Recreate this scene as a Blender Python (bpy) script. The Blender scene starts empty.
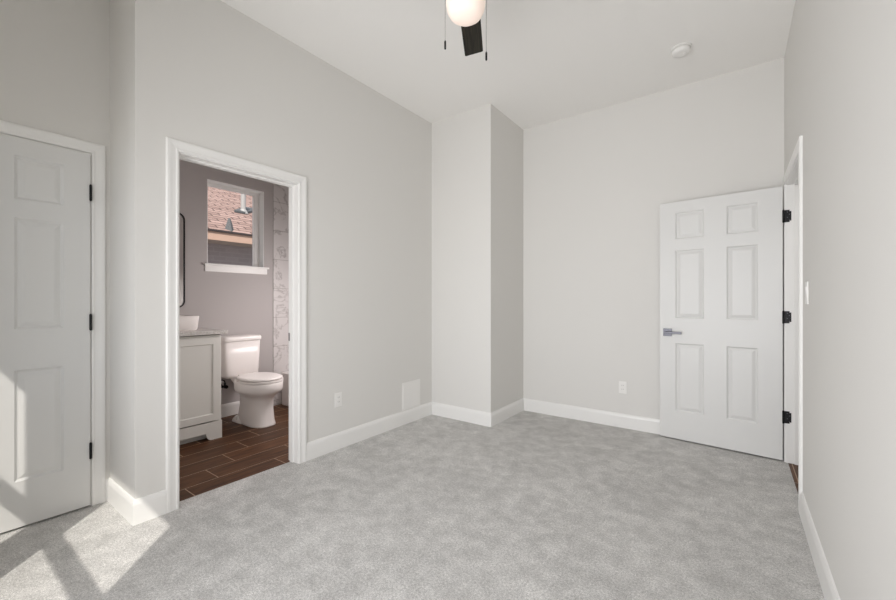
import bpy, bmesh, math
from mathutils import Vector, Matrix
PI = math.pi
S = bpy.context.scene
C = S.collection

# ---------------------------------------------------------------- camera, sky, sun, exposure
YAW = math.atan(288 / 395)
cd = bpy.data.cameras.new('camera'); cam = bpy.data.objects.new('camera', cd); C.objects.link(cam)
cam.location = (0, 0, 1.2); cam.rotation_euler = (PI / 2, 0, YAW)
cd.sensor_width = 36; cd.lens = 395 / 896 * 36; cd.shift_y = 1 / 896; cd.clip_start = .02
S.camera = cam

SUN = Vector((-1, 1, -1.55)).normalized()
w = bpy.data.worlds.new('sky'); S.world = w; w.use_nodes = True
nt = w.node_tree; bg = nt.nodes['Background']
sky = nt.nodes.new('ShaderNodeTexSky'); sky.sky_type = 'NISHITA'; sky.sun_disc = False
sky.sun_elevation = math.radians(47.6); sky.sun_rotation = math.radians(135)
mx = nt.nodes.new('ShaderNodeMix'); mx.data_type = 'RGBA'; mx.inputs[0].default_value = .86
mx.inputs[7].default_value = (.93, .93, .90, 1)
nt.links.new(sky.outputs[0], mx.inputs[6]); nt.links.new(mx.outputs[2], bg.inputs[0])
bg.inputs[1].default_value = .20
sl = bpy.data.lights.new('sun', 'SUN'); sl.energy = 1.55; sl.angle = math.radians(.55); sl.color = (1, .95, .87)
so = bpy.data.objects.new('sun', sl); C.objects.link(so); so.rotation_euler = SUN.to_track_quat('-Z', 'Y').to_euler()
so.location = (4, -5, 8)
for (x0, x1) in ((-2.86, -1.96), (-1.80, -.90)):                    # daylight portals in the two bedroom windows
    L = bpy.data.lights.new('window_portal', 'AREA'); L.shape = 'RECTANGLE'; L.size = x1 - x0; L.size_y = 1.8
    L.cycles.is_portal = True
    o = bpy.data.objects.new('window_portal', L); C.objects.link(o)
    o.location = ((x0 + x1) / 2, -.675, 1.5); o.rotation_euler = (PI / 2, 0, 0)
L = bpy.data.lights.new('window_portal', 'AREA'); L.shape = 'RECTANGLE'; L.size = .6; L.size_y = .86; L.cycles.is_portal = True
o = bpy.data.objects.new('window_portal', L); C.objects.link(o); o.location = (-4.475, 2.0875, 2.005); o.rotation_euler = (PI / 2, 0, -PI / 2)
def area(name, loc, tgt, sx, sy, watts, col=(1, 1, 1)):
    L = bpy.data.lights.new(name, 'AREA'); L.shape = 'RECTANGLE'; L.size = sx; L.size_y = sy; L.energy = watts; L.color = col
    o = bpy.data.objects.new(name, L); C.objects.link(o); o.location = loc
    o.rotation_euler = (Vector(tgt) - Vector(loc)).to_track_quat('-Z', 'Y').to_euler(); return o
area('room_fill', (-.95, -.44, 1.15), (-.7, 4.0, 1.25), 2.2, 1.9, 15.5, (1, 1, 1.02)).data.spread = math.radians(130)  # unseen fill light added behind the camera to even out the room
area('bathroom_fill', (-3.15, 2.72, 1.35), (-3.95, 1.85, .55), .5, .45, 4.6, (1, .93, .92))  # added fill without a fixture, brightens the toilet and vanity
area('hallway_fill', (.95, 3.2, 3.03), (.95, 3.2, 0), .5, .8, 2, (1, .98, .97))  # extra fill put under the hallway ceiling, not a modelled lamp
vs = S.view_settings; vs.view_transform = 'Standard'; vs.look = 'None'; vs.gamma = 1; vs.use_curve_mapping = False
vs.exposure = 1.56
S.cycles.diffuse_bounces = 16; S.cycles.max_bounces = 20; S.cycles.transparent_max_bounces = 12
S.cycles.sample_clamp_indirect = 6

# ---------------------------------------------------------------- materials
def mat(name, col, rough=.5, metal=0, spec=.5, bump=0, bscale=200, emis=None, estr=0):
    m = bpy.data.materials.new(name); m.use_nodes = True
    t = m.node_tree; b = t.nodes['Principled BSDF']
    b.inputs['Base Color'].default_value = (*col, 1); b.inputs['Roughness'].default_value = rough
    b.inputs['Metallic'].default_value = metal; b.inputs['Specular IOR Level'].default_value = spec
    if emis: b.inputs['Emission Color'].default_value = (*emis, 1); b.inputs['Emission Strength'].default_value = estr
    tc = t.nodes.new('ShaderNodeTexCoord'); n = t.nodes.new('ShaderNodeTexNoise')
    n.inputs['Scale'].default_value = bscale; n.inputs['Detail'].default_value = 3
    t.links.new(tc.outputs['Object'], n.inputs['Vector'])
    bp = t.nodes.new('ShaderNodeBump'); bp.inputs['Strength'].default_value = max(bump, .01); bp.inputs['Distance'].default_value = .002
    t.links.new(n.outputs[0], bp.inputs['Height']); t.links.new(bp.outputs[0], b.inputs['Normal'])
    return m
def nodes(m): return m.node_tree, m.node_tree.nodes['Principled BSDF']
def ramp(t, src, stops):
    r = t.nodes.new('ShaderNodeValToRGB'); e = r.color_ramp.elements
    while len(e) < len(stops): e.new(.5)
    for k, (p, c) in enumerate(stops): e[k].position = p; e[k].color = (*c, 1)
    t.links.new(src, r.inputs[0]); return r.outputs[0]
def math_(t, op, a, b=None, c=None):
    n = t.nodes.new('ShaderNodeMath'); n.operation = op
    for k, q in enumerate((a, b, c)):
        if q is None: continue
        if isinstance(q, (int, float)): n.inputs[k].default_value = q
        else: t.links.new(q, n.inputs[k])
    return n.outputs[0]
def noise(t, vec, scale, detail=2, rough=.5, dist=0):
    n = t.nodes.new('ShaderNodeTexNoise'); n.inputs['Scale'].default_value = scale; n.inputs['Detail'].default_value = detail
    n.inputs['Roughness'].default_value = rough; n.inputs['Distortion'].default_value = dist
    t.links.new(vec, n.inputs['Vector']); return n.outputs[0]
def mixc(t, f, a, b, mode='MIX'):
    n = t.nodes.new('ShaderNodeMix'); n.data_type = 'RGBA'; n.blend_type = mode
    for k, q in ((0, f), (6, a), (7, b)):
        if isinstance(q, (int, float)): n.inputs[k].default_value = q
        elif isinstance(q, tuple): n.inputs[k].default_value = (*q, 1)
        else: t.links.new(q, n.inputs[k])
    return n.outputs[2]
def geo(t):
    n = t.nodes.new('ShaderNodeNewGeometry'); return n.outputs['Position']
def sep(t, v):
    n = t.nodes.new('ShaderNodeSeparateXYZ'); t.links.new(v, n.inputs[0]); return n.outputs
def comb(t, x, y, z):
    n = t.nodes.new('ShaderNodeCombineXYZ')
    for k, q in enumerate((x, y, z)):
        if isinstance(q, (int, float)): n.inputs[k].default_value = q
        else: t.links.new(q, n.inputs[k])
    return n.outputs[0]
def bump(t, b, h, strength, dist):
    n = t.nodes.new('ShaderNodeBump'); n.inputs['Strength'].default_value = strength; n.inputs['Distance'].default_value = dist
    t.links.new(h, n.inputs['Height']); t.links.new(n.outputs[0], b.inputs['Normal'])

M = {}
M['wall'] = mat('wall_paint', (.71, .70, .678), .85, spec=.2, bump=.25, bscale=160)
M['bathwall'] = mat('bathroom_wall_paint', (.46, .432, .427), .8, spec=.25, bump=.2, bscale=160)
M['ceiling'] = mat('ceiling_paint', (.86, .85, .83), .9, spec=.1, bump=.3, bscale=120)
M['trim'] = mat('white_trim_paint', (.82, .815, .80), .35, bump=.0, bscale=60)
M['door'] = mat('white_door_paint', (.70, .70, .69), .4, bump=.05, bscale=90)
M['plastic'] = mat('white_plastic', (.82, .81, .79), .35)
M['slot'] = mat('dark_slot', (.05, .05, .05), .6)
M['black'] = mat('matte_black_metal', (.012, .012, .013), .4, metal=.5)
M['graphite'] = mat('graphite_metal', (.11, .11, .125), .32, metal=.9)
M['nickel'] = mat('brushed_nickel', (.42, .41, .40), .4, metal=.8)
M['porcelain'] = mat('white_porcelain', (.86, .82, .80), .28)
M['cabinet'] = mat('white_cabinet_paint', (.74, .735, .70), .4, bump=.03, bscale=60)
M['chrome'] = mat('chrome', (.7, .7, .7), .1, metal=1)
M['white_metal'] = mat('white_window_vinyl', (.83, .82, .81), .35)
M['concrete'] = mat('pale_concrete', (.42, .40, .37), .9, bump=.5, bscale=30)
M['fascia'] = mat('tan_fascia_board', (.62, .42, .33), .7)
M['soffit'] = mat('brown_soffit', (.46, .38, .33), .8)
M['gutter'] = mat('dark_drip_edge', (.06, .045, .045), .6)
M['pipe'] = mat('white_pipe', (.42, .41, .40), .5)
M['leadgrey'] = mat('dark_grey_flashing', (.10, .105, .11), .6)
M['mirror'] = mat('mirror_glass', (.85, .85, .85), .02, metal=1)

m = M['carpet'] = mat('grey_carpet', (.4, .4, .4), .95, spec=.05); t, b = nodes(m); p = geo(t)
fine = noise(t, p, 260, 3, .75); mid = noise(t, p, 95, 4, .8); big = noise(t, p, 9.5, 5, .68, .25); huge = noise(t, p, 1.1, 2, .5)
fc = ramp(t, fine, [(.30, (.38, .373, .363)), (.5, (.67, .66, .645)), (.70, (.94, .93, .91))])
mc = ramp(t, mid, [(.36, (.70, .70, .70)), (.64, (1.16, 1.16, 1.16))])
bc = ramp(t, big, [(.36, (.86, .86, .86)), (.5, (.97, .97, .97)), (.66, (1.12, 1.12, 1.12))])
x1 = mixc(t, 1.0, fc, mc, 'MULTIPLY'); x2 = mixc(t, 1.0, x1, bc, 'MULTIPLY')
x3 = mixc(t, 1.0, x2, ramp(t, noise(t, p, 2.6, 3, .6, .5), [(.38, (.95, .95, .95)), (.62, (1.05, 1.05, 1.05))]), 'MULTIPLY'); t.links.new(x3, b.inputs['Base Color'])
bump(t, b, fine, .8, .006)

m = M['woodtile'] = mat('wood_plank_tile', (.1, .05, .03), .45, spec=.25); t, b = nodes(m); p = geo(t); x, y, z = sep(t, p)
rx = math_(t, 'DIVIDE', math_(t, 'MULTIPLY_ADD', x, -1.0, -2.865), .2); row = math_(t, 'FLOOR', rx); fx = math_(t, 'FRACT', math_(t, 'ADD', rx, 100.0))
ry = math_(t, 'DIVIDE', math_(t, 'SUBTRACT', math_(t, 'ADD', y, -1.26), math_(t, 'MULTIPLY', row, .205)), .61)
ry = math_(t, 'ADD', ry, 100.0); col = math_(t, 'FLOOR', ry); fy = math_(t, 'FRACT', ry)
def edge(f, wd): return math_(t, 'LESS_THAN', math_(t, 'MINIMUM', f, math_(t, 'SUBTRACT', 1.0, f)), wd)
gm = math_(t, 'MAXIMUM', edge(fx, .0028 / .2), edge(fy, .0028 / .61))
wn = t.nodes.new('ShaderNodeTexWhiteNoise'); wn.noise_dimensions = '2D'; t.links.new(comb(t, row, col, 0), wn.inputs['Vector'])
gv = comb(t, math_(t, 'MULTIPLY_ADD', wn.outputs[0], 7.0, math_(t, 'MULTIPLY', x, 26)), math_(t, 'MULTIPLY', y, 2.2), 0)
gr = ramp(t, noise(t, gv, 1.6, 5, .65, .8), [(.3, (.036, .013, .004)), (.5, (.088, .034, .012)), (.72, (.165, .070, .028))])
pc = mixc(t, 1.0, gr, ramp(t, wn.outputs[0], [(0, (.75, .75, .75)), (1, (1.2, 1.2, 1.2))]), 'MULTIPLY')
t.links.new(mixc(t, gm, pc, (.42, .29, .20)), b.inputs['Base Color'])
bump(t, b, math_(t, 'SUBTRACT', 1.0, gm), .5, .002)

m = M['marble'] = mat('marble_tile', (.7, .7, .7), .2); t, b = nodes(m); p = geo(t); x, y, z = sep(t, p)
fz = math_(t, 'FRACT', math_(t, 'DIVIDE', math_(t, 'ADD', z, 9.71), .335)); fyy = math_(t, 'FRACT', math_(t, 'DIVIDE', math_(t, 'ADD', y, 7.54), .61))
fxx = math_(t, 'FRACT', math_(t, 'DIVIDE', math_(t, 'ADD', x, 9.8), .61))
gm = math_(t, 'MAXIMUM', math_(t, 'MAXIMUM', edge(fz, .006), edge(fyy, .003)), edge(fxx, .003))
vn = noise(t, p, 3.2, 5, .6, 1.8); v1 = math_(t, 'ABSOLUTE', math_(t, 'SUBTRACT', vn, .5))
vc = ramp(t, v1, [(0, (.40, .375, .37)), (.010, (.52, .495, .49)), (.03, (.64, .615, .61))])
t.links.new(mixc(t, gm, vc, (.30, .28, .27)), b.inputs['Base Color'])

m = M['counter'] = mat('speckled_stone_top', (.6, .59, .57), .2); t, b = nodes(m)
t.links.new(ramp(t, noise(t, geo(t), 90, 3), [(.35, (.52, .50, .47)), (.6, (.68, .66, .64))]), b.inputs['Base Color'])

m = M['shingle'] = mat('asphalt_shingles', (.5, .35, .3), .9, spec=.1); t, b = nodes(m); p = geo(t); x, y, z = sep(t, p)
br = t.nodes.new('ShaderNodeTexBrick'); br.inputs['Scale'].default_value = 1; br.inputs['Brick Width'].default_value = .34; br.inputs['Row Height'].default_value = .125
br.inputs['Mortar Size'].default_value = .013; br.inputs['Mortar Smooth'].default_value = .3; br.inputs['Bias'].default_value = .1
br.inputs['Color1'].default_value = (.45, .32, .285, 1); br.inputs['Color2'].default_value = (.31, .215, .19, 1); br.inputs['Mortar'].default_value = (.10, .065, .058, 1)
t.links.new(comb(t, y, math_(t, 'MULTIPLY', x, 1.118), 0), br.inputs['Vector'])
sc_ = mixc(t, 1.0, br.outputs[0], ramp(t, noise(t, p, 14, 2, .6), [(.3, (.88, .88, .88)), (.7, (1.12, 1.12, 1.12))]), 'MULTIPLY')
t.links.new(sc_, b.inputs['Base Color']); bump(t, b, br.outputs[0], .6, .01)

m = M['brick'] = mat('mauve_brick', (.3, .27, .28), .9); t, b = nodes(m); p = geo(t); x, y, z = sep(t, p)
br = t.nodes.new('ShaderNodeTexBrick'); br.inputs['Scale'].default_value = 1; br.inputs['Brick Width'].default_value = .2; br.inputs['Row Height'].default_value = .075
br.inputs['Mortar Size'].default_value = .006
br.inputs['Color1'].default_value = (.50, .445, .465, 1); br.inputs['Color2'].default_value = (.45, .40, .42, 1); br.inputs['Mortar'].default_value = (.52, .48, .49, 1)
t.links.new(comb(t, y, z, 0), br.inputs['Vector']); t.links.new(br.outputs[0], b.inputs['Base Color'])

m = M['blade'] = mat('dark_wood_blade', (.05, .04, .03), .6, spec=.25); t, b = nodes(m)
tc = t.nodes.new('ShaderNodeTexCoord'); x, y, z = sep(t, tc.outputs['Object'])
t.links.new(ramp(t, noise(t, comb(t, math_(t, 'MULTIPLY', x, 3), math_(t, 'MULTIPLY', y, 50), 0), 1.5, 4, .6, .4), [(.35, (.008, .007, .005)), (.65, (.034, .029, .019))]), b.inputs['Base Color'])

m = M['globe'] = mat('frosted_lamp_glass', (.85, .75, .68), .3); t, b = nodes(m)
lw = t.nodes.new('ShaderNodeTexCoord')
x, y, z = sep(t, lw.outputs['Object'])
t.links.new(ramp(t, math_(t, 'MULTIPLY_ADD', z, 6.0, .5), [(0.0, (1, .74, .62)), (.55, (1, .84, .70))]), b.inputs['Emission Color'])
b.inputs['Emission Strength'].default_value = .11

m = bpy.data.materials.new('window_glass'); m.use_nodes = True; t = m.node_tree; t.nodes.clear()
o_ = t.nodes.new('ShaderNodeOutputMaterial'); tr = t.nodes.new('ShaderNodeBsdfTransparent'); gl = t.nodes.new('ShaderNodeBsdfGlossy'); gl.inputs['Roughness'].default_value = .02
fr = t.nodes.new('ShaderNodeFresnel'); fr.inputs[0].default_value = 1.45; ms = t.nodes.new('ShaderNodeMixShader')
fm = math_(t, 'MULTIPLY', fr.outputs[0], .35); t.links.new(fm, ms.inputs[0]); t.links.new(tr.outputs[0], ms.inputs[1]); t.links.new(gl.outputs[0], ms.inputs[2]); t.links.new(ms.outputs[0], o_.inputs[0])
M['glass'] = m

# ---------------------------------------------------------------- mesh helpers
def box(bm, x0, x1, y0, y1, z0, z1):
    r = bmesh.ops.create_cube(bm, size=1)
    for v in r['verts']:
        v.co = Vector(((x0 + x1) / 2 + v.co.x * (x1 - x0), (y0 + y1) / 2 + v.co.y * (y1 - y0), (z0 + z1) / 2 + v.co.z * (z1 - z0)))
    return r['verts']
def cyl(bm, p, q, r, r2=None, n=20):
    p = Vector(p); q = Vector(q); d = q - p
    mt = Matrix.Translation((p + q) / 2) @ d.to_track_quat('Z', 'Y').to_matrix().to_4x4()
    return bmesh.ops.create_cone(bm, cap_ends=True, segments=n, radius1=r, radius2=r if r2 is None else r2, depth=d.length, matrix=mt)['verts']
def lathe(bm, prof, cx=0, cy=0, n=36, cap=True):
    rings = []
    for (r, z) in prof:
        rings.append([bm.verts.new((cx + r * math.cos(2 * PI * k / n), cy + r * math.sin(2 * PI * k / n), z)) for k in range(n)])
    for a, b_ in zip(rings, rings[1:]):
        for k in range(n): bm.faces.new((a[k], a[(k + 1) % n], b_[(k + 1) % n], b_[k]))
    if cap: bm.faces.new(rings[0][::-1]); bm.faces.new(rings[-1])
def sring(cx, cy, rf, rb, ry, e, n=48):
    """superellipse ring, longer (rf) towards +x and rb towards -x"""
    pts = []
    for k in range(n):
        a = 2 * PI * k / n; ca, sa = math.cos(a), math.sin(a)
        pts.append((cx + (rf if ca > 0 else rb) * math.copysign(abs(ca) ** (2 / e), ca), cy + ry * math.copysign(abs(sa) ** (2 / e), sa)))
    return pts
def loft(bm, rings, cap=True):
    """rings: list of (z, [(x,y)..])"""
    R = [[bm.verts.new((x, y, z)) for x, y in pts] for z, pts in rings]
    n = len(R[0])
    for a, b_ in zip(R, R[1:]):
        for k in range(n): bm.faces.new((a[k], a[(k + 1) % n], b_[(k + 1) % n], b_[k]))
    if cap: bm.faces.new(R[0][::-1]); bm.faces.new(R[-1])
def obj(name, bm, m, parent=None, bevel=0, smooth=False, segs=2):
    bmesh.ops.recalc_face_normals(bm, faces=bm.faces)
    me = bpy.data.meshes.new(name); bm.to_mesh(me); bm.free(); me.materials.append(m)
    o = bpy.data.objects.new(name, me); C.objects.link(o)
    if parent: o.parent = parent
    if smooth:
        for f in me.polygons: f.use_smooth = True
    if bevel:
        md = o.modifiers.new('bevel', 'BEVEL'); md.width = bevel; md.segments = segs; md.limit_method = 'ANGLE'; md.angle_limit = math.radians(40)
        for f in me.polygons: f.use_smooth = True
        md.harden_normals = True
    return o
def B(name, boxes, m, parent=None, bevel=0):
    bm = bmesh.new()
    for q in boxes: box(bm, *q)
    return obj(name, bm, m, parent, bevel)
def tag(o, label, cat, group=None):
    o['label'] = label; o['category'] = cat
    if group: o['group'] = group
    return o
def struct(o, label=None):
    o['kind'] = 'structure'
    if label: o['label'] = label
    return o
def thing(name, label, cat, loc=(0, 0, 0), rz=0, group=None):
    o = bpy.data.objects.new(name, None); C.objects.link(o); o.location = loc; o.rotation_euler = (0, 0, rz); o.empty_display_size = .1
    return tag(o, label, cat, group)
def sroot(name, label=None, loc=(0, 0, 0), rz=0):
    o = bpy.data.objects.new(name, None); C.objects.link(o); o.location = loc; o.rotation_euler = (0, 0, rz); o.empty_display_size = .1
    return struct(o, label)

# ---------------------------------------------------------------- walls, floor, ceiling
CH = 3.085; XL = -2.612; XC = -3.06; XR = .302; YB = 4.005; YW = -.53; XF = -4.317
YJ = .725; BX = -1.893; BY = 3.288; ZB = -.02
def wallbox(name, x0, x1, y0, y1, holes, axis, label, m='wall', z1=CH):
    """a wall along one axis, with rectangular holes (a0,a1,z0,z1)"""
    bx = []; a0, a1 = (y0, y1) if axis == 'y' else (x0, x1)
    def add(p, q, za, zb):
        if q - p > 1e-4 and zb - za > 1e-4: bx.append((x0, x1, p, q, za, zb) if axis == 'y' else (p, q, y0, y1, za, zb))
    cur = a0
    for (h0, h1, hz0, hz1) in sorted(holes):
        add(cur, h0, ZB, z1); add(h0, h1, ZB, hz0); add(h0, h1, hz1, z1); cur = h1
    add(cur, a1, ZB, z1)
    return struct(B(name, bx, M[m]), label)
J = .018
BD = (.935, 1.70); CD = (-.080, .634); ED = (3.03, 3.85); DH = 2.06
wallbox('wall_left', XL - .115, XL, .84, 4.20, [(BD[0] - J, BD[1] + J, ZB, DH + J)], 'y', 'light grey wall with the bathroom doorway')
wallbox('wall_closet', XC - .115, XC, YW - .14, YJ, [(CD[0] - J, CD[1] + J, ZB, DH + J)], 'y', 'light grey wall around the closed closet door')
wallbox('wall_jog', XF - .14, XL, YJ, .84, [], 'x', 'narrow wall return between closet and bathroom doorway')
WZ = (.93, 2.36); WIN = ((-2.86, -1.96), (-1.80, -.90))
wallbox('wall_rear', XC - .115, XR + .115, YW - .14, YW, [(a, b_, WZ[0], WZ[1]) for a, b_ in WIN], 'x', 'wall with the two bedroom windows')
wallbox('wall_right', XR, XR + .115, YW, 4.12, [(ED[0] - J, ED[1] + J, ZB, DH + J)], 'y', 'light grey wall with the entry doorway')
wallbox('wall_back', XL, XR, YB, 4.12, [], 'x', 'light grey wall behind the open door')
struct(B('wall_chase', [(XL, BX, BY, YB, ZB, CH)], M['wall']), 'boxed-out wall corner left of the back wall')
struct(B('ceiling', [(XF - .14, 1.60, YW - .14, 4.25, CH, CH + .15)], M['ceiling']), 'flat pale ceiling')
bm = bmesh.new(); box(bm, -3.9, .312, YW, .80, -.03, 0); box(bm, -2.69, .312, .80, YB, -.03, 0)
struct(obj('floor', bm, M['carpet']), 'light grey plush carpet')
struct(B('floor_bathroom', [(XF, -2.69, .84, 3.33, -.04, -.008)], M['woodtile']), 'brown wood-look plank tile in the bathroom')
struct(B('floor_hallway', [(.312, 1.45, 2.4, 4.12, -.04, -.004)], M['woodtile']), 'brown wood-look floor beyond the entry door')
struct(B('foundation', [(XF - .14, 1.60, YW - .14, 4.25, -.14, -.045)], M['concrete']))
# hallway shell
wallbox('wall_hallway', 1.45, 1.56, 2.29, 4.12, [], 'y', None)
struct(B('wall_hallway_end', [(XR + .115, 1.56, 4.12, 4.23, ZB, CH), (XR + .115, 1.45, 2.29, 2.40, ZB, CH)], M['wall']))
# closet shell
struct(B('wall_closet_inside', [(-3.9, -3.8, YW - .14, YJ, ZB, CH), (-3.8, XC - .115, YW - .14, YW - .03, ZB, CH)], M['wall']))
# bathroom shell
WB = (1.79, 2.385, 1.575, 2.435)
wallbox('wall_bathroom', XF - .14, XF, .84, 3.45, [WB], 'y', 'grey bathroom wall with the small window', 'bathwall', 2.74)
struct(B('wall_bathroom_end', [(XF, XL - .115, 3.33, 3.45, ZB, 2.74)], M['bathwall']))
struct(B('ceiling_bathroom', [(XF - .14, XL - .115, .84, 3.45, 2.74, 2.80)], M['ceiling']))
struct(B('wall_tile', [(XF, XF + .010, 2.493, 3.33, -.008, 2.55), (XF + .010, XL - .115, 3.32, 3.33, -.008, 2.55)], M['marble']), 'white marble-look tile around the bathtub')
struct(B('ground', [(-30, 25, -30, 30, -.5, -.3)], M['concrete']))

# ---------------------------------------------------------------- door casings and jambs
PROF = [(0, 0), (0, .010), (.005, .0125), (.012, .0125), (.016, .010), (.030, .0115), (.046, .015), (.058, .015), (.063, .011), (.063, 0)]
def frame3(o, a, n, w_, h):
    """casing swept up, across and down; o: bottom corner, a: unit along the opening, n: outward normal"""
    o = Vector(o); a = Vector(a); n = Vector(n); up = Vector((0, 0, 1)); bm = bmesh.new(); R = []
    for (sx, sz, bx_, bz) in ((-1, 0, 0, 0), (-1, 1, 0, h), (1, 1, w_, h), (1, 0, w_, 0)):
        R.append([bm.verts.new(o + a * (bx_ + sx * d) + up * (bz + sz * d) + n * th) for d, th in PROF])
    for p, q in zip(R, R[1:]):
        for k in range(len(PROF)): bm.faces.new((p[k], p[(k + 1) % len(PROF)], q[(k + 1) % len(PROF)], q[k]))
    bm.faces.new(R[0]); bm.faces.new(R[-1]); return bm
RV = .006
def doorway(n, x0, x1, dy, room, back, label, stop_x):
    """opening in a wall spanning x0..x1 along y=dy; room: +1 if the room side is +x"""
    r = sroot('trim_%d' % n, label)
    xa, xb = (x1, x0) if room > 0 else (x0, x1)
    obj('casing', frame3((xa, dy[0] - RV, 0), (0, 1, 0), (room, 0, 0), dy[1] - dy[0] + 2 * RV, DH + RV), M['trim'], r)
    if back: obj('casing', frame3((xb, dy[0] - RV, 0), (0, 1, 0), (-room, 0, 0), dy[1] - dy[0] + 2 * RV, DH + RV), M['trim'], r)
    for nm, q in (('jamb', (x0, x1, dy[0] - J, dy[0], 0, DH + J)), ('jamb', (x0, x1, dy[1], dy[1] + J, 0, DH + J)), ('head_jamb', (x0, x1, dy[0], dy[1], DH, DH + J))):
        B(nm, [q], M['trim'], r)
    s0, s1 = stop_x
    B('door_stop', [(s0, s1, dy[0], dy[0] + .011, 0, DH), (s0, s1, dy[1] - .011, dy[1], 0, DH), (s0, s1, dy[0] + .011, dy[1] - .011, DH - .011, DH)], M['trim'], r)
    return r
t1 = doorway(1, XC - .115, XC, CD, 1, False, 'white casing around the closet door', (XC - .085, XC - .052))
t2 = doorway(2, XL - .115, XL, BD, 1, True, 'white casing around the bathroom doorway', (XL - .085, XL - .05))
t3 = doorway(3, XR, XR + .115, ED, -1, True, 'white casing around the entry doorway', (XR + .045, XR + .08))
# strike plate of the bathroom doorway
B('strike_plate', [(XL - .113, XL - .090, BD[1] - .002, BD[1] + .0005, .90, .96), (XL - .106, XL - .098, BD[1] - .004, BD[1], .915, .945)], M['black'], t2)

# ---------------------------------------------------------------- baseboards
BP = [(0, 0), (.014, 0), (.014, .105), (.011, .118), (.006, .130), (0, .133)]
def baseboards(names, pts, side, m='trim', z=0):
    """one mitred board per path segment; side +1 puts the board on the left of the path"""
    P_ = [Vector((x, y)) for x, y in pts]
    def nrm(i): d = (P_[i + 1] - P_[i]).normalized(); return Vector((-d.y, d.x)) * side
    for i in range(len(P_) - 1):
        bm = bmesh.new(); rings = []
        for e, j in ((i, i - 1), (i + 1, i + 1)):
            n1 = nrm(i); off = n1
            if 0 <= j < len(P_) - 1:
                n2 = nrm(j); off = (n1 + n2) / (1 + n1.dot(n2))
            rings.append([bm.verts.new((P_[e].x + off.x * d, P_[e].y + off.y * d, z + h)) for d, h in BP])
        a, b_ = rings
        for k in range(len(BP)): bm.faces.new((a[k], a[(k + 1) % len(BP)], b_[(k + 1) % len(BP)], b_[k]))
        bm.faces.new(a); bm.faces.new(b_)
        struct(obj(names[i], bm, M[m]))
CW = .063 + RV
baseboards(['baseboard_left', 'baseboard_chase_front', 'baseboard_chase_side', 'baseboard_back', 'baseboard_back_right'],
           [(XL, BD[1] + CW), (XL, BY), (BX, BY), (BX, YB), (XR, YB), (XR, ED[1] + CW)], -1)
baseboards(['baseboard_closet', 'baseboard_jog', 'baseboard_doorway'], [(XC, CD[1] + CW), (XC, YJ), (XL, YJ), (XL, BD[0] - CW)], -1)
baseboards(['baseboard_right', 'baseboard_rear', 'baseboard_closet_left'], [(XR, ED[0] - CW), (XR, YW), (XC, YW), (XC, CD[0] - CW)], -1)
baseboards(['baseboard_bathroom'], [(XF, 1.66), (XF, 2.493)], -1, z=-.008)
baseboards(['baseboard_hallway'], [(1.45, 2.40), (1.45, 4.12)], 1, z=-.004)

# ---------------------------------------------------------------- panelled slabs
def slab(w_, h, th, panels, prof, both=True):
    """x 0..w, z 0..h, y 0..th; panels cut into the y=0 (and y=th) face; prof: (inset, depth) steps"""
    bm = bmesh.new()
    xs = sorted({0, w_} | {p[0] for p in panels} | {p[1] for p in panels}); zs = sorted({0, h} | {p[2] for p in panels} | {p[3] for p in panels})
    for yf, s in ((0, 1), (th, -1)):
        for x0, x1 in zip(xs, xs[1:]):
            for z0, z1 in zip(zs, zs[1:]):
                ins = any(p[0] <= x0 and p[1] >= x1 and p[2] <= z0 and p[3] >= z1 for p in panels)
                if not ins or (s < 0 and not both):
                    bm.faces.new([bm.verts.new((x, yf, z)) for x, z in ((x0, z0), (x1, z0), (x1, z1), (x0, z1))])
        if s < 0 and not both: continue
        for (x0, x1, z0, z1) in panels:
            prev = [Vector((x, yf, z)) for x, z in ((x0, z0), (x1, z0), (x1, z1), (x0, z1))]
            for i, dp in prof:
                cur = [Vector((x, yf + s * dp, z)) for x, z in ((x0 + i, z0 + i), (x1 - i, z0 + i), (x1 - i, z1 - i), (x0 + i, z1 - i))]
                for k in range(4): bm.faces.new([bm.verts.new(v) for v in (prev[k], prev[(k + 1) % 4], cur[(k + 1) % 4], cur[k])])
                prev = cur
            bm.faces.new([bm.verts.new(v) for v in prev])
    for x0, x1 in zip(xs, xs[1:]):
        for z in (0, h): bm.faces.new([bm.verts.new(v) for v in ((x0, 0, z), (x1, 0, z), (x1, th, z), (x0, th, z))])
    for z0, z1 in zip(zs, zs[1:]):
        for x in (0, w_): bm.faces.new([bm.verts.new(v) for v in ((x, 0, z0), (x, 0, z1), (x, th, z1), (x, th, z0))])
    bmesh.ops.remove_doubles(bm, verts=bm.verts, dist=1e-5)
    return bm
RAISED = [(.004, .004), (.010, .009), (.014, .0095), (.034, .003), (.040, .002)]
def lever(parent, x, z, yface, sgn, dirx, name='door_handle'):
    """square rose and lever, on the face y=yface, standing out along sgn*y"""
    f = lambda d: yface + sgn * d
    def yb(a, b_): return (min(f(a), f(b_)), max(f(a), f(b_)))
    r = B(name, [(x - .033, x + .033, *yb(0, .009), z - .033, z + .033)], M['graphite'], parent, bevel=.0015)
    bm = bmesh.new(); cyl(bm, (x, f(.005), z), (x, f(.045), z), .010); obj('spindle', bm, M['graphite'], r, smooth=False)
    B('lever', [(min(x - dirx * .012, x + dirx * .115), max(x - dirx * .012, x + dirx * .115), *yb(.038, .052), z - .010, z + .010)], M['graphite'], r, bevel=.003)
def six(xa, xb, xc, xd):
    return [(a, b_, z0, z1) for a, b_ in ((xa, xb), (xc, xd)) for z0, z1 in ((.240, .825), (1.040, 1.625), (1.722, 1.950))]
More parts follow.
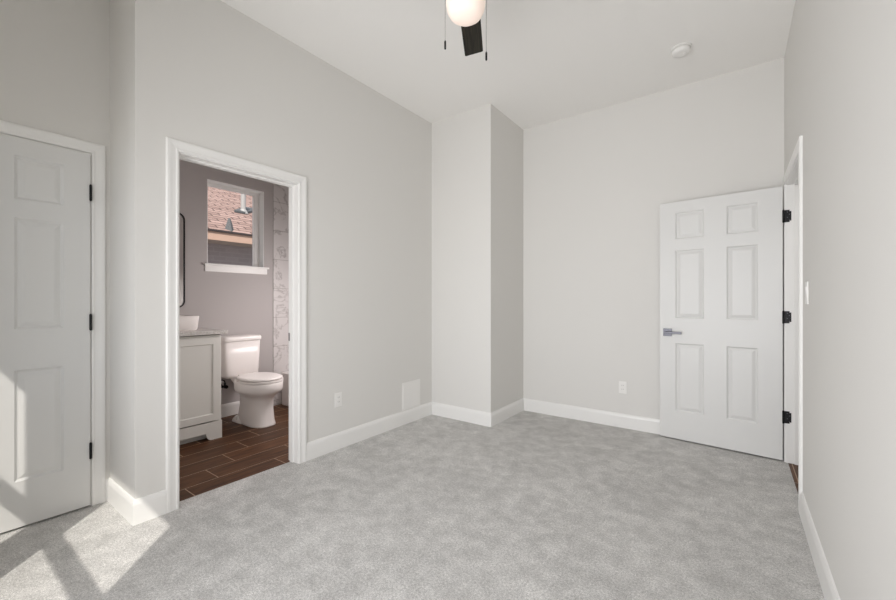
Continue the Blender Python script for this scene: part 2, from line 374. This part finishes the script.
# closet door, closed; hinges on its right edge
d1 = obj('door_1', slab(.708, 2.043, .035, six(.112, .299, .409, .596), RAISED), M['door'])
d1.location = (XC - .015, .631, .012); d1.rotation_euler = (0, 0, -PI / 2)
struct(d1, 'closed white six-panel closet door at the left edge')
for z in (.316, 1.065, 1.818):
    bm = bmesh.new(); cyl(bm, (-.002, .0, z - .045), (-.002, 0, z + .045), .0065, n=12); cyl(bm, (-.002, 0, z - .049), (-.002, 0, z + .049), .004, n=12)
    for v in bm.verts: v.co.y += .039
    obj('hinge', bm, M['black'], d1)
lever(d1, .66, .93, .035, 1, -1)
d1.rotation_euler = (0, 0, -PI / 2)
# entry door, open against the back wall
hx, hy = .281, 3.85; ang = math.atan2(3.930 - 3.85, -.544 - .283)
ux, uy = math.cos(ang), math.sin(ang)
d2 = obj('door_2', slab(.828, 2.043, .035, six(.145, .343, .498, .708), RAISED), M['door'])
d2.location = (hx + uy * .035, hy - ux * .035, .012); d2.rotation_euler = (0, 0, ang)
struct(d2, 'open white six-panel entry door standing against the back wall')
for z in (.325, 1.068, 1.818):
    r = None
    bm = bmesh.new(); cyl(bm, (-.004, .041, z - .045), (-.004, .041, z + .045), .0065, n=12); cyl(bm, (-.004, .041, z - .049), (-.004, .041, z + .049), .004, n=12)
    hg = obj('hinge', bm, M['black'], d2)
lever(d2, .768, .915, .035, 1, -1)
B('latch_plate', [(.828, .8295, .006, .029, .887, .943)], M['graphite'], d2)
for z in (.337, 1.080, 1.830):       # hinge leaves on the jamb
    bm = bmesh.new(); box(bm, XR - .013, XR + .028, ED[1] - .0025, ED[1], z - .045, z + .045)
    bmesh.ops.bevel(bm, geom=[e for e in bm.edges if abs(e.verts[0].co.y - e.verts[1].co.y) > .001 and e.verts[0].co.x > XR], offset=.010, segments=4, affect='EDGES')
    lf = obj('hinge_leaf', bm, M['black'], t3)
    bm = bmesh.new()
    for dx, dz in ((.006, .03), (.018, .012), (.006, -.010), (.018, -.03)): cyl(bm, (XR + dx, ED[1] - .0025, z + dz), (XR + dx, ED[1] - .0035, z + dz), .0035, n=10)
    obj('screw', bm, M['graphite'], lf)

# ---------------------------------------------------------------- windows
def sash_window(n, root_loc, rz, w_, h, label, sash=True, depth=.07, fw=.042):
    """frame in local x 0..w, z 0..h, y 0..depth (y=0 inside face)"""
    r = sroot('window_%d' % n, label, root_loc, rz)
    B('window_frame', [(0, fw, 0, depth, 0, h), (w_ - fw, w_, 0, depth, 0, h), (fw, w_ - fw, 0, depth, 0, fw), (fw, w_ - fw, 0, depth, h - fw, h)], M['white_metal'], r, bevel=.002)
    return r
for k, (a, b_) in enumerate(WIN):
    r = sash_window(k + 1, (a, YW - .14, WZ[0]), 0, b_ - a, WZ[1] - WZ[0], 'white framed bedroom window behind the camera')
    W_ = b_ - a; mz = 1.675 - WZ[0]
    B('meeting_rail', [(.042, W_ - .042, .004, .036, mz - .048, mz + .048)], M['white_metal'], r, bevel=.002)
    B('window_pane', [(.042, W_ - .042, .018, .022, .042, mz - .048)], M['glass'], r)
    B('window_pane', [(.042, W_ - .042, .018, .022, mz + .048, WZ[1] - WZ[0] - .042)], M['glass'], r)
    B('window_sill', [(-.04, W_ + .04, .141, .185, -.03, 0), (0, W_, .07, .141, -.03, -.0005)], M['trim'], r, bevel=.003)
# bathroom window
r = sroot('window_3', 'small white bathroom window high above the toilet')
y0, y1, z0, z1 = WB; xw = XF - .14
B('window_frame', [(xw, xw + .045, y0, y0 + .034, z0, z1), (xw, xw + .045, y1 - .052, y1, z0, z1), (xw, xw + .045, y0 + .034, y1 - .052, z1 - .030, z1), (xw, xw + .045, y0 + .034, y1 - .052, z0, z0 + .020)], M['white_metal'], r, bevel=.002)
B('sash', [(xw + .008, xw + .034, y0 + .034, y0 + .042, z0 + .02, z1 - .030), (xw + .008, xw + .034, y1 - .064, y1 - .052, z0 + .02, z1 - .030), (xw + .008, xw + .034, y0 + .042, y1 - .064, z1 - .040, z1 - .030)], M['white_metal'], r)
B('window_jamb', [(xw + .045, XF - .001, y1 - .006, y1, z0 + .004, z1), (xw + .045, XF - .001, y0, y0 + .006, z0 + .004, z1), (xw + .045, XF - .001, y0 + .006, y1 - .006, z1 - .006, z1)], M['trim'], r)
B('window_pane', [(xw + .018, xw + .022, y0 + .042, y1 - .064, z0 + .02, z1 - .040)], M['glass'], r)
B('window_sill', [(xw + .046, XF, y0, y1, z0 - .012, z0 + .004), (XF, XF + .035, y0 - .035, y1 + .045, z0 - .016, z0 + .004), (XF, XF + .014, y0 - .022, y1 + .030, z0 - .075, z0 - .016)], M['trim'], r, bevel=.002)

# ---------------------------------------------------------------- wall and ceiling fittings
def outlet(loc, rz, label):
    r = thing('wall_outlet', label, 'outlet', loc, rz, 'wall outlets')
    B('cover_plate', [(-.035, .035, -.005, 0, -.0575, .0575)], M['plastic'], r, bevel=.002)
    f = B('receptacle', [(-.017, .017, -.0075, -.004, -.034, -.002), (-.017, .017, -.0075, -.004, .002, .034)], M['plastic'], r, bevel=.002)
    for zc in (-.018, .018):
        B('slot', [(-.008, -.006, -.0078, -.0072, zc - .005, zc + .006)], M['slot'], f); B('slot', [(.006, .008, -.0078, -.0072, zc - .004, zc + .005)], M['slot'], f)
    return r
outlet((XL, 2.068, .40), PI / 2, 'white wall outlet on the left wall, right of the bathroom doorway')
outlet((-.868, YB, .382), 0, 'white wall outlet on the back wall, left of the open door')
r = thing('light_switch', 'white rocker light switch on the right wall beside the entry doorway', 'light switch', (XR, 2.77, 1.242), -PI / 2)
B('cover_plate', [(-.036, .036, -.006, 0, -.059, .059)], M['plastic'], r, bevel=.002)
bm = bmesh.new(); box(bm, -.0165, .0165, -.010, -.005, -.033, .033)
for v in bm.verts:
    if v.co.y < -.008 and v.co.z < 0: v.co.y = -.007
obj('rocker', bm, M['plastic'], r, bevel=.001)
r = thing('access_panel', 'square white access panel low on the left wall, resting on the baseboard', 'access panel', (XL, 2.96, .27), PI / 2)
B('panel_frame', [(-.135, .135, -.004, 0, -.135, .135)], M['plastic'], r, bevel=.001)
B('panel_door', [(-.117, .117, -.007, -.004, -.117, .117)], M['plastic'], r, bevel=.001)
r = thing('smoke_detector', 'round white smoke detector on the ceiling in front of the back wall', 'smoke detector', (-.332, 3.405, CH))
bm = bmesh.new(); lathe(bm, [(.070, 0), (.070, -.008), (.064, -.010)][::-1]); obj('mounting_ring', bm, M['plastic'], r)
bm = bmesh.new(); lathe(bm, [(.030, -.044), (.052, -.042), (.060, -.034), (.064, -.010)]); obj('detector_body', bm, M['plastic'], r, smooth=True)
bm = bmesh.new(); lathe(bm, [(.010, -.048), (.012, -.043)], .025, 0); obj('test_button', bm, M['plastic'], r)

# ---------------------------------------------------------------- ceiling fan
FX, FY = -1.031, 1.556
fan = thing('ceiling_fan', 'ceiling fan with dark wood blades, glowing frosted globe and two pull chains', 'ceiling fan', (FX, FY, CH))
bm = bmesh.new(); lathe(bm, [(.035, -.055), (.055, -.045), (.065, -.015), (.068, 0)]); obj('canopy', bm, M['black'], fan, smooth=True)
bm = bmesh.new(); cyl(bm, (0, 0, -.05), (0, 0, -.27), .0125); obj('downrod', bm, M['black'], fan, smooth=True)
bm = bmesh.new(); lathe(bm, [(.075, -.382), (.105, -.375), (.118, -.34), (.118, -.29), (.095, -.255), (.03, -.235)]); obj('motor_housing', bm, M['black'], fan, smooth=True)
lk = bmesh.new(); lathe(lk, [(.085, -.424), (.099, -.419), (.099, -.400), (.080, -.382)]); fit = obj('light_fitter', lk, M['black'], fan, smooth=True)
bm = bmesh.new(); lathe(bm, [(.002, -.094), (.03, -.0925), (.055, -.086), (.075, -.071), (.088, -.047), (.0935, -.015), (.092, .010), (.086, .03), (.080, .046)])
g = obj('globe', bm, M['globe'], fan, smooth=True); g.location = (0, 0, -.466)
a0 = math.atan2(math.cos(YAW) * .59 + math.sin(YAW) * .078, -math.sin(YAW) * .59 + math.cos(YAW) * .078)
for k in range(4):
    bm = bmesh.new(); n = 10
    L0, L1 = .18, .595; wd = .057
    pts = [(L0, -.040), (L0 + .05, -wd + .002), (L1 - .006, -wd), (L1, -wd + .006), (L1, wd - .006), (L1 - .006, wd), (L0 + .05, wd - .002), (L0, .040)]
    top = [bm.verts.new((x, y, .003)) for x, y in pts]; bot = [bm.verts.new((x, y, -.003)) for x, y in pts]
    bm.faces.new(top); bm.faces.new(bot[::-1])
    for i in range(len(pts)): bm.faces.new((top[i], bot[i], bot[(i + 1) % len(pts)], top[(i + 1) % len(pts)]))
    bl = obj('fan_blade', bm, M['blade'], fan); bl.location = (0, 0, -.347)
    bl.rotation_euler = (Matrix.Rotation(a0 + k * PI / 2, 3, 'Z') @ Matrix.Rotation(math.radians(-11.5), 3, 'X')).to_euler()
    bm = bmesh.new(); box(bm, .10, .25, -.018, .018, .003, .008); obj('blade_arm', bm, M['black'], bl, bevel=.001)
for s, zb in ((-1, -.697), (1, -.750)):
    cx_, cy_ = s * .097 * math.cos(YAW), s * .097 * math.sin(YAW)
    bm = bmesh.new(); cyl(bm, (cx_, cy_, -.41), (cx_, cy_, zb + .04), .0013, n=8)
    z = -.42
    while z > zb + .04:
        bmesh.ops.create_icosphere(bm, subdivisions=1, radius=.0019, matrix=Matrix.Translation((cx_, cy_, z))); z -= .006
    ch = obj('pull_chain', bm, M['nickel'], fan)
    bm = bmesh.new(); lathe(bm, [(.003, zb), (.0048, zb + .003), (.0048, zb + .036), (.002, zb + .042)], cx_, cy_, 14); obj('chain_weight', bm, M['black'], ch, smooth=False)

# ---------------------------------------------------------------- vanity, top, sink, mirror
VX = -3.70; VY0, VY1 = .875, 1.65; VT = .910
r = thing('vanity_cabinet', 'white shaker vanity cabinet left of the toilet', 'cabinet', (0, 0, -.008))
v = []
B('cabinet_body', [(XF, VX, VY0, VY0 + .018, .0, VT), (XF, VX, VY1 - .018, VY1, 0, VT), (XF, VX, VY0 + .018, VY1 - .018, .12, .135), (XF, XF + .012, VY0 + .018, VY1 - .018, .135, VT),
                   (XF + .02, VX - .07, VY0 + .018, VY1 - .018, 0, .12), (VX - .02, VX, VY0 + .018, VY1 - .018, VT - .03, VT - .0005), (VX - .02, VX, VY0 + .018, VY0 + .05, .06, VT - .03), (VX - .02, VX, VY1 - .05, VY1 - .018, .06, VT - .03)], M['cabinet'], r)
# arched bottom valance with feet
bm = bmesh.new(); prof = [(VY0, 0), (VY0 + .085, 0)]
for k in range(7):
    q = k / 6 * PI / 2; prof.append((VY0 + .085 + .045 * math.sin(q), .062 * (1 - math.cos(q))))
for k in range(6, -1, -1):
    q = k / 6 * PI / 2; prof.append((VY1 - .085 - .045 * math.sin(q), .062 * (1 - math.cos(q))))
prof += [(VY1 - .085, 0), (VY1, 0), (VY1, .155), (VY0, .155)]
pp = []
for q in prof:
    if not pp or (abs(q[0] - pp[-1][0]) + abs(q[1] - pp[-1][1])) > 1e-5: pp.append(q)
fa = [bm.verts.new((VX, y, z)) for y, z in pp]; fb = [bm.verts.new((VX + .016, y, z)) for y, z in pp]
bm.faces.new(fa); bm.faces.new(fb)
for k in range(len(pp)): bm.faces.new((fa[k], fa[(k + 1) % len(pp)], fb[(k + 1) % len(pp)], fb[k]))
obj('bottom_rail', bm, M['cabinet'], r)
for (ya, yb_, hs) in ((VY0 + .006, 1.260, 1), (1.266, 1.632, -1)):
    dw = yb_ - ya; dh = .725
    d = obj('cabinet_door', slab(dw, dh, .018, [(.055, dw - .055, .058, dh - .058)], [(.003, .006), (.005, .008)], both=False), M['cabinet'], r)
    d.location = (VX + .019, ya, .165); d.rotation_euler = (0, 0, PI / 2)
    kx = dw - .028 if hs > 0 else .028
    kb = bmesh.new(); cyl(kb, (kx, 0, .60), (kx, -.014, .60), .004, n=12); cyl(kb, (kx, -.012, .60), (kx, -.024, .60), .012, .010, n=18)
    obj('door_knob', kb, M['black'], d)
tag(B('vanity_countertop', [(XF, VX + .042, .842, 1.692, VT, .942)], M['counter'], bevel=.003), 'pale stone countertop on the white vanity', 'countertop')
# rectangular vessel sink
bm = bmesh.new(); cxs, cys = -4.02, 1.285; hw, hl = .175, .265
def rr(ax, ay, e=8): return [(cxs + q[0], cys + q[1]) for q in sring(0, 0, ax, ax, ay, e)]
loft(bm, [(.942, rr(hw - .018, hl - .018)), (.955, rr(hw - .010, hl - .010)), (1.063, rr(hw, hl)), (1.068, rr(hw - .003, hl - .003)), (1.066, rr(hw - .012, hl - .012)), (.985, rr(hw - .03, hl - .03)), (.965, rr(hw - .07, hl - .07))])
sk = tag(obj('vessel_sink', bm, M['porcelain'], smooth=False, bevel=.001), 'white rectangular vessel sink on the vanity countertop', 'sink')
bm = bmesh.new(); lathe(bm, [(.022, .9652), (.020, .969)], cxs, cys, 20); obj('drain', bm, M['chrome'], sk)
# mirror with rounded black frame
def rrect(y0, y1, z0, z1, rad, n=8):
    pts = []
    for cy, cz, a in ((y1 - rad, z1 - rad, 0), (y0 + rad, z1 - rad, 90), (y0 + rad, z0 + rad, 180), (y1 - rad, z0 + rad, 270)):
        for k in range(n + 1):
            q = math.radians(a + 90 * k / n); pts.append((cy + rad * math.cos(q), cz + rad * math.sin(q)))
    return pts
MY0, MY1, MZ0, MZ1 = .97, 1.585, 1.135, 2.045
r = thing('wall_mirror', 'black-rimmed rounded mirror above the vanity, cut by the door casing', 'mirror', (XF, 0, 0))
bm = bmesh.new(); oo = rrect(MY0, MY1, MZ0, MZ1, .065); ii = rrect(MY0 + .010, MY1 - .010, MZ0 + .010, MZ1 - .010, .055); n = len(oo)
vo0 = [bm.verts.new((0, *q)) for q in oo]; vo1 = [bm.verts.new((.024, *q)) for q in oo]; vi1 = [bm.verts.new((.024, *q)) for q in ii]; vi0 = [bm.verts.new((0, *q)) for q in ii]
for A_, B_ in ((vo0, vo1), (vo1, vi1), (vi1, vi0), (vi0, vo0)):
    for k in range(n): bm.faces.new((A_[k], A_[(k + 1) % n], B_[(k + 1) % n], B_[k]))
obj('mirror_frame', bm, M['black'], r)
bm = bmesh.new(); a_ = [bm.verts.new((.006, *q)) for q in ii]; b2 = [bm.verts.new((.014, *q)) for q in ii]; bm.faces.new(a_); bm.faces.new(b2)
for k in range(n): bm.faces.new((a_[k], a_[(k + 1) % n], b2[(k + 1) % n], b2[k]))
obj('mirror_glass', bm, M['mirror'], r)

# ---------------------------------------------------------------- toilet (faces +x, tank against the bathroom wall)
TY = 2.055
r = thing('toilet', 'white two-piece toilet with closed lid between the vanity and bathtub', 'toilet', (XF, TY, -.008))
bm = bmesh.new()
loft(bm, [(.425, sring(.118, 0, .075, .075, .155, 7)), (.45, sring(.118, 0, .086, .086, .170, 7)), (.62, sring(.116, 0, .092, .092, .180, 7)), (.795, sring(.114, 0, .096, .096, .187, 7))])
obj('tank', bm, M['porcelain'], r, smooth=True)
bm = bmesh.new()
loft(bm, [(.795, sring(.114, 0, .102, .100, .190, 7)), (.805, sring(.114, 0, .108, .104, .197, 7)), (.832, sring(.114, 0, .108, .104, .197, 7)), (.844, sring(.114, 0, .100, .098, .189, 7)), (.847, sring(.114, 0, .08, .08, .16, 7))])
obj('tank_lid', bm, M['porcelain'], r, smooth=True)
bm = bmesh.new()
loft(bm, [(0, sring(.47, 0, .225, .29, .120, 2.8)), (.012, sring(.47, 0, .223, .288, .119, 2.8)), (.05, sring(.48, 0, .200, .28, .112, 2.7)), (.16, sring(.49, 0, .180, .27, .106, 2.5)), (.25, sring(.495, 0, .178, .27, .108, 2.4)),
          (.285, sring(.50, 0, .192, .28, .125, 2.3)), (.31, sring(.505, 0, .225, .29, .155, 2.2)), (.328, sring(.505, 0, .250, .29, .178, 2.2)), (.350, sring(.505, 0, .262, .29, .189, 2.2)), (.415, sring(.505, 0, .268, .29, .193, 2.2)), (.424, sring(.505, 0, .262, .285, .188, 2.2))])
obj('bowl', bm, M['porcelain'], r, smooth=True)
bm = bmesh.new()
loft(bm, [(.34, sring(.23, 0, .10, .06, .075, 4)), (.39, sring(.22, 0, .11, .08, .10, 5)), (.425, sring(.20, 0, .12, .10, .11, 5))]); obj('tank_platform', bm, M['porcelain'], r, smooth=True)
bm = bmesh.new()
loft(bm, [(.424, sring(.515, 0, .250, .215, .186, 2.2)), (.428, sring(.515, 0, .258, .222, .193, 2.2)), (.446, sring(.515, 0, .258, .222, .193, 2.2))]); obj('seat', bm, M['porcelain'], r, smooth=False, bevel=.003)
bm = bmesh.new()
loft(bm, [(.450, sring(.513, 0, .244, .212, .180, 2.2)), (.454, sring(.513, 0, .252, .220, .188, 2.2)), (.466, sring(.513, 0, .250, .220, .186, 2.2)), (.474, sring(.513, 0, .228, .20, .165, 2.2)), (.478, sring(.513, 0, .15, .14, .11, 2.2))])
obj('toilet_lid', bm, M['porcelain'], r, smooth=True)
for s_ in (-1, 1): B('lid_hinge', [(.268, .305, s_ * .075 - .016, s_ * .075 + .016, .425, .470)], M['porcelain'], r, bevel=.004)
# rear foot with bolt caps
bm = bmesh.new(); loft(bm, [(0, sring(.30, 0, .14, .13, .128, 4)), (.02, sring(.30, 0, .13, .125, .122, 4)), (.045, sring(.30, 0, .10, .11, .10, 4))]); obj('foot', bm, M['porcelain'], r, smooth=False, bevel=.004)
for s in (-1, 1):
    bm = bmesh.new(); lathe(bm, [(.013, .02), (.013, .048), (.008, .058), (.002, .060)], .30, s * .108, 16); obj('bolt_cap', bm, M['plastic'], r, smooth=True)
# water supply valve
r = thing('water_valve', 'black supply valve and hose on the wall between vanity and toilet', 'valve', (XF, 1.935, .318))
bm = bmesh.new(); lathe(bm, [(.026, 0), (.022, .006), (.012, .008)], 0, 0, 20)
for v_ in bm.verts: v_.co = Vector((v_.co.z, v_.co.x, v_.co.y))
obj('escutcheon', bm, M['chrome'], r)
bm = bmesh.new(); cyl(bm, (0, 0, 0), (.075, 0, 0), .008, n=12); cyl(bm, (.06, 0, -.012), (.06, 0, .04), .011, n=12); cyl(bm, (.06, -.05, 0), (.06, .0, 0), .009, n=12)
obj('valve_body', bm, M['black'], r)
bm = bmesh.new(); cyl(bm, (.075, 0, 0), (.10, 0, 0), .020, .017, n=12); obj('valve_knob', bm, M['black'], r)
def tube(name, pts, rad, m, parent):
    cu = bpy.data.curves.new(name, 'CURVE'); cu.dimensions = '3D'; s_ = cu.splines.new('NURBS'); s_.points.add(len(pts) - 1)
    for p_, q in zip(s_.points, pts): p_.co = (*q, 1)
    s_.use_endpoint_u = True; s_.order_u = 3; cu.bevel_depth = rad; cu.bevel_resolution = 3
    tmp = bpy.data.objects.new(name, cu); C.objects.link(tmp)
    dg = bpy.context.evaluated_depsgraph_get(); me = bpy.data.meshes.new_from_object(tmp.evaluated_get(dg)); bpy.data.objects.remove(tmp)
    me.materials.clear(); me.materials.append(m)
    o = bpy.data.objects.new(name, me); C.objects.link(o); o.parent = parent; return o
tube('supply_hose', [(.06, 0, .035), (.06, 0, .06), (.06, -.03, .075), (.06, -.07, .07), (.07, -.10, .05), (.07, -.12, .0)], .006, M['black'], r)

# ---------------------------------------------------------------- bathtub
r = thing('bathtub', 'white bathtub behind the toilet below marble-look tile', 'bathtub', (0, 0, -.008))
TX0, TX1, TY0, TY1, TZ = XF + .012, XL - .118, 2.575, 3.318, .375
cx_, cy_ = (TX0 + TX1) / 2, (TY0 + TY1) / 2; ax, ay = (TX1 - TX0) / 2, (TY1 - TY0) / 2
bm = bmesh.new()
def tr_(sx, sy, e): return [(cx_ + x, cy_ + y) for x, y in sring(0, 0, ax - sx, ax - sx, ay - sy, e, 64)]
loft(bm, [(0, tr_(0, .008, 40)), (TZ - .03, tr_(0, .004, 40)), (TZ - .008, tr_(0, 0, 40)), (TZ, tr_(.004, .006, 40)), (TZ + .002, tr_(.06, .06, 9)), (TZ - .02, tr_(.085, .085, 7)), (.12, tr_(.14, .12, 5)), (.06, tr_(.22, .18, 4))])
obj('tub_shell', bm, M['porcelain'], r, smooth=False, bevel=.001)
bm = bmesh.new(); lathe(bm, [(.03, .0605), (.026, .064)], TX0 + .40, cy_, 20); obj('drain', bm, M['chrome'], r)

# ---------------------------------------------------------------- neighbouring house seen through the bathroom window
EX, EZ, SL = -6.5, 2.31, .5
r = thing('neighbour_house', 'neighbouring house with pinkish shingle roof seen through the bathroom window', 'house', (0, 0, 0))
bm = bmesh.new()
pts = [(EX, EZ), (EX - 5, EZ + 5 * SL), (EX - 10, EZ), (EX - 10, EZ - .03), (EX - 5, EZ + 5 * SL - .03), (EX, EZ - .03)]
for y in (-3, 13): pass
fa = [bm.verts.new((x, -3, z)) for x, z in pts]; fb = [bm.verts.new((x, 13, z)) for x, z in pts]
for k in range(len(pts)): bm.faces.new((fa[k], fa[(k + 1) % 6], fb[(k + 1) % 6], fb[k]))
for q in (fa, fb): bm.faces.new((q[0], q[1], q[4], q[5])); bm.faces.new((q[1], q[2], q[3], q[4]))
rf = obj('roof', bm, M['shingle'], r)
B('drip_edge', [(EX - .01, EX + .02, -3, 13, EZ - .035, EZ - .005)], M['gutter'], rf)
B('fascia', [(EX - .025, EX - .002, -3, 13, EZ - .165, EZ - .036)], M['fascia'], r)
B('soffit', [(EX - .50, EX - .026, -3, 13, EZ - .16, EZ - .145)], M['soffit'], r)
B('house_wall', [(EX - 9.5, EX - .5, -2.5, 12.5, -.3, EZ - .146)], M['brick'], r)
bm = bmesh.new(); cyl(bm, (-7.70, 3.84, 2.86), (-7.70, 3.84, 3.30), .045, n=20); vp = obj('vent_pipe', bm, M['pipe'], r)
bm = bmesh.new(); cyl(bm, (-7.70, 3.84, 2.88), (-7.70, 3.84, 2.97), .095, .05, n=20)
obj('pipe_flashing', bm, M['pipe'], vp)
bm = bmesh.new(); v4 = [(-7.60, 3.62), (-7.60, 3.82), (-8.0, 4.34), (-8.0, 4.02)]
hb = [bm.verts.new((x, y, EZ + SL * (EX - x) + .01)) for x, y in v4]; hb2 = [bm.verts.new((x, y, EZ + SL * (EX - x) + .045)) for x, y in v4]
bm.faces.new(hb); bm.faces.new(hb2)
for k in range(4): bm.faces.new((hb[k], hb[(k + 1) % 4], hb2[(k + 1) % 4], hb2[k]))
obj('lead_flap', bm, M['leadgrey'], rf)
bm = bmesh.new(); cyl(bm, (-6.58, 3.06, 2.30), (-6.58, 3.06, 2.53), .085, .018, n=4); obj('roof_vent', bm, M['leadgrey'], rf)
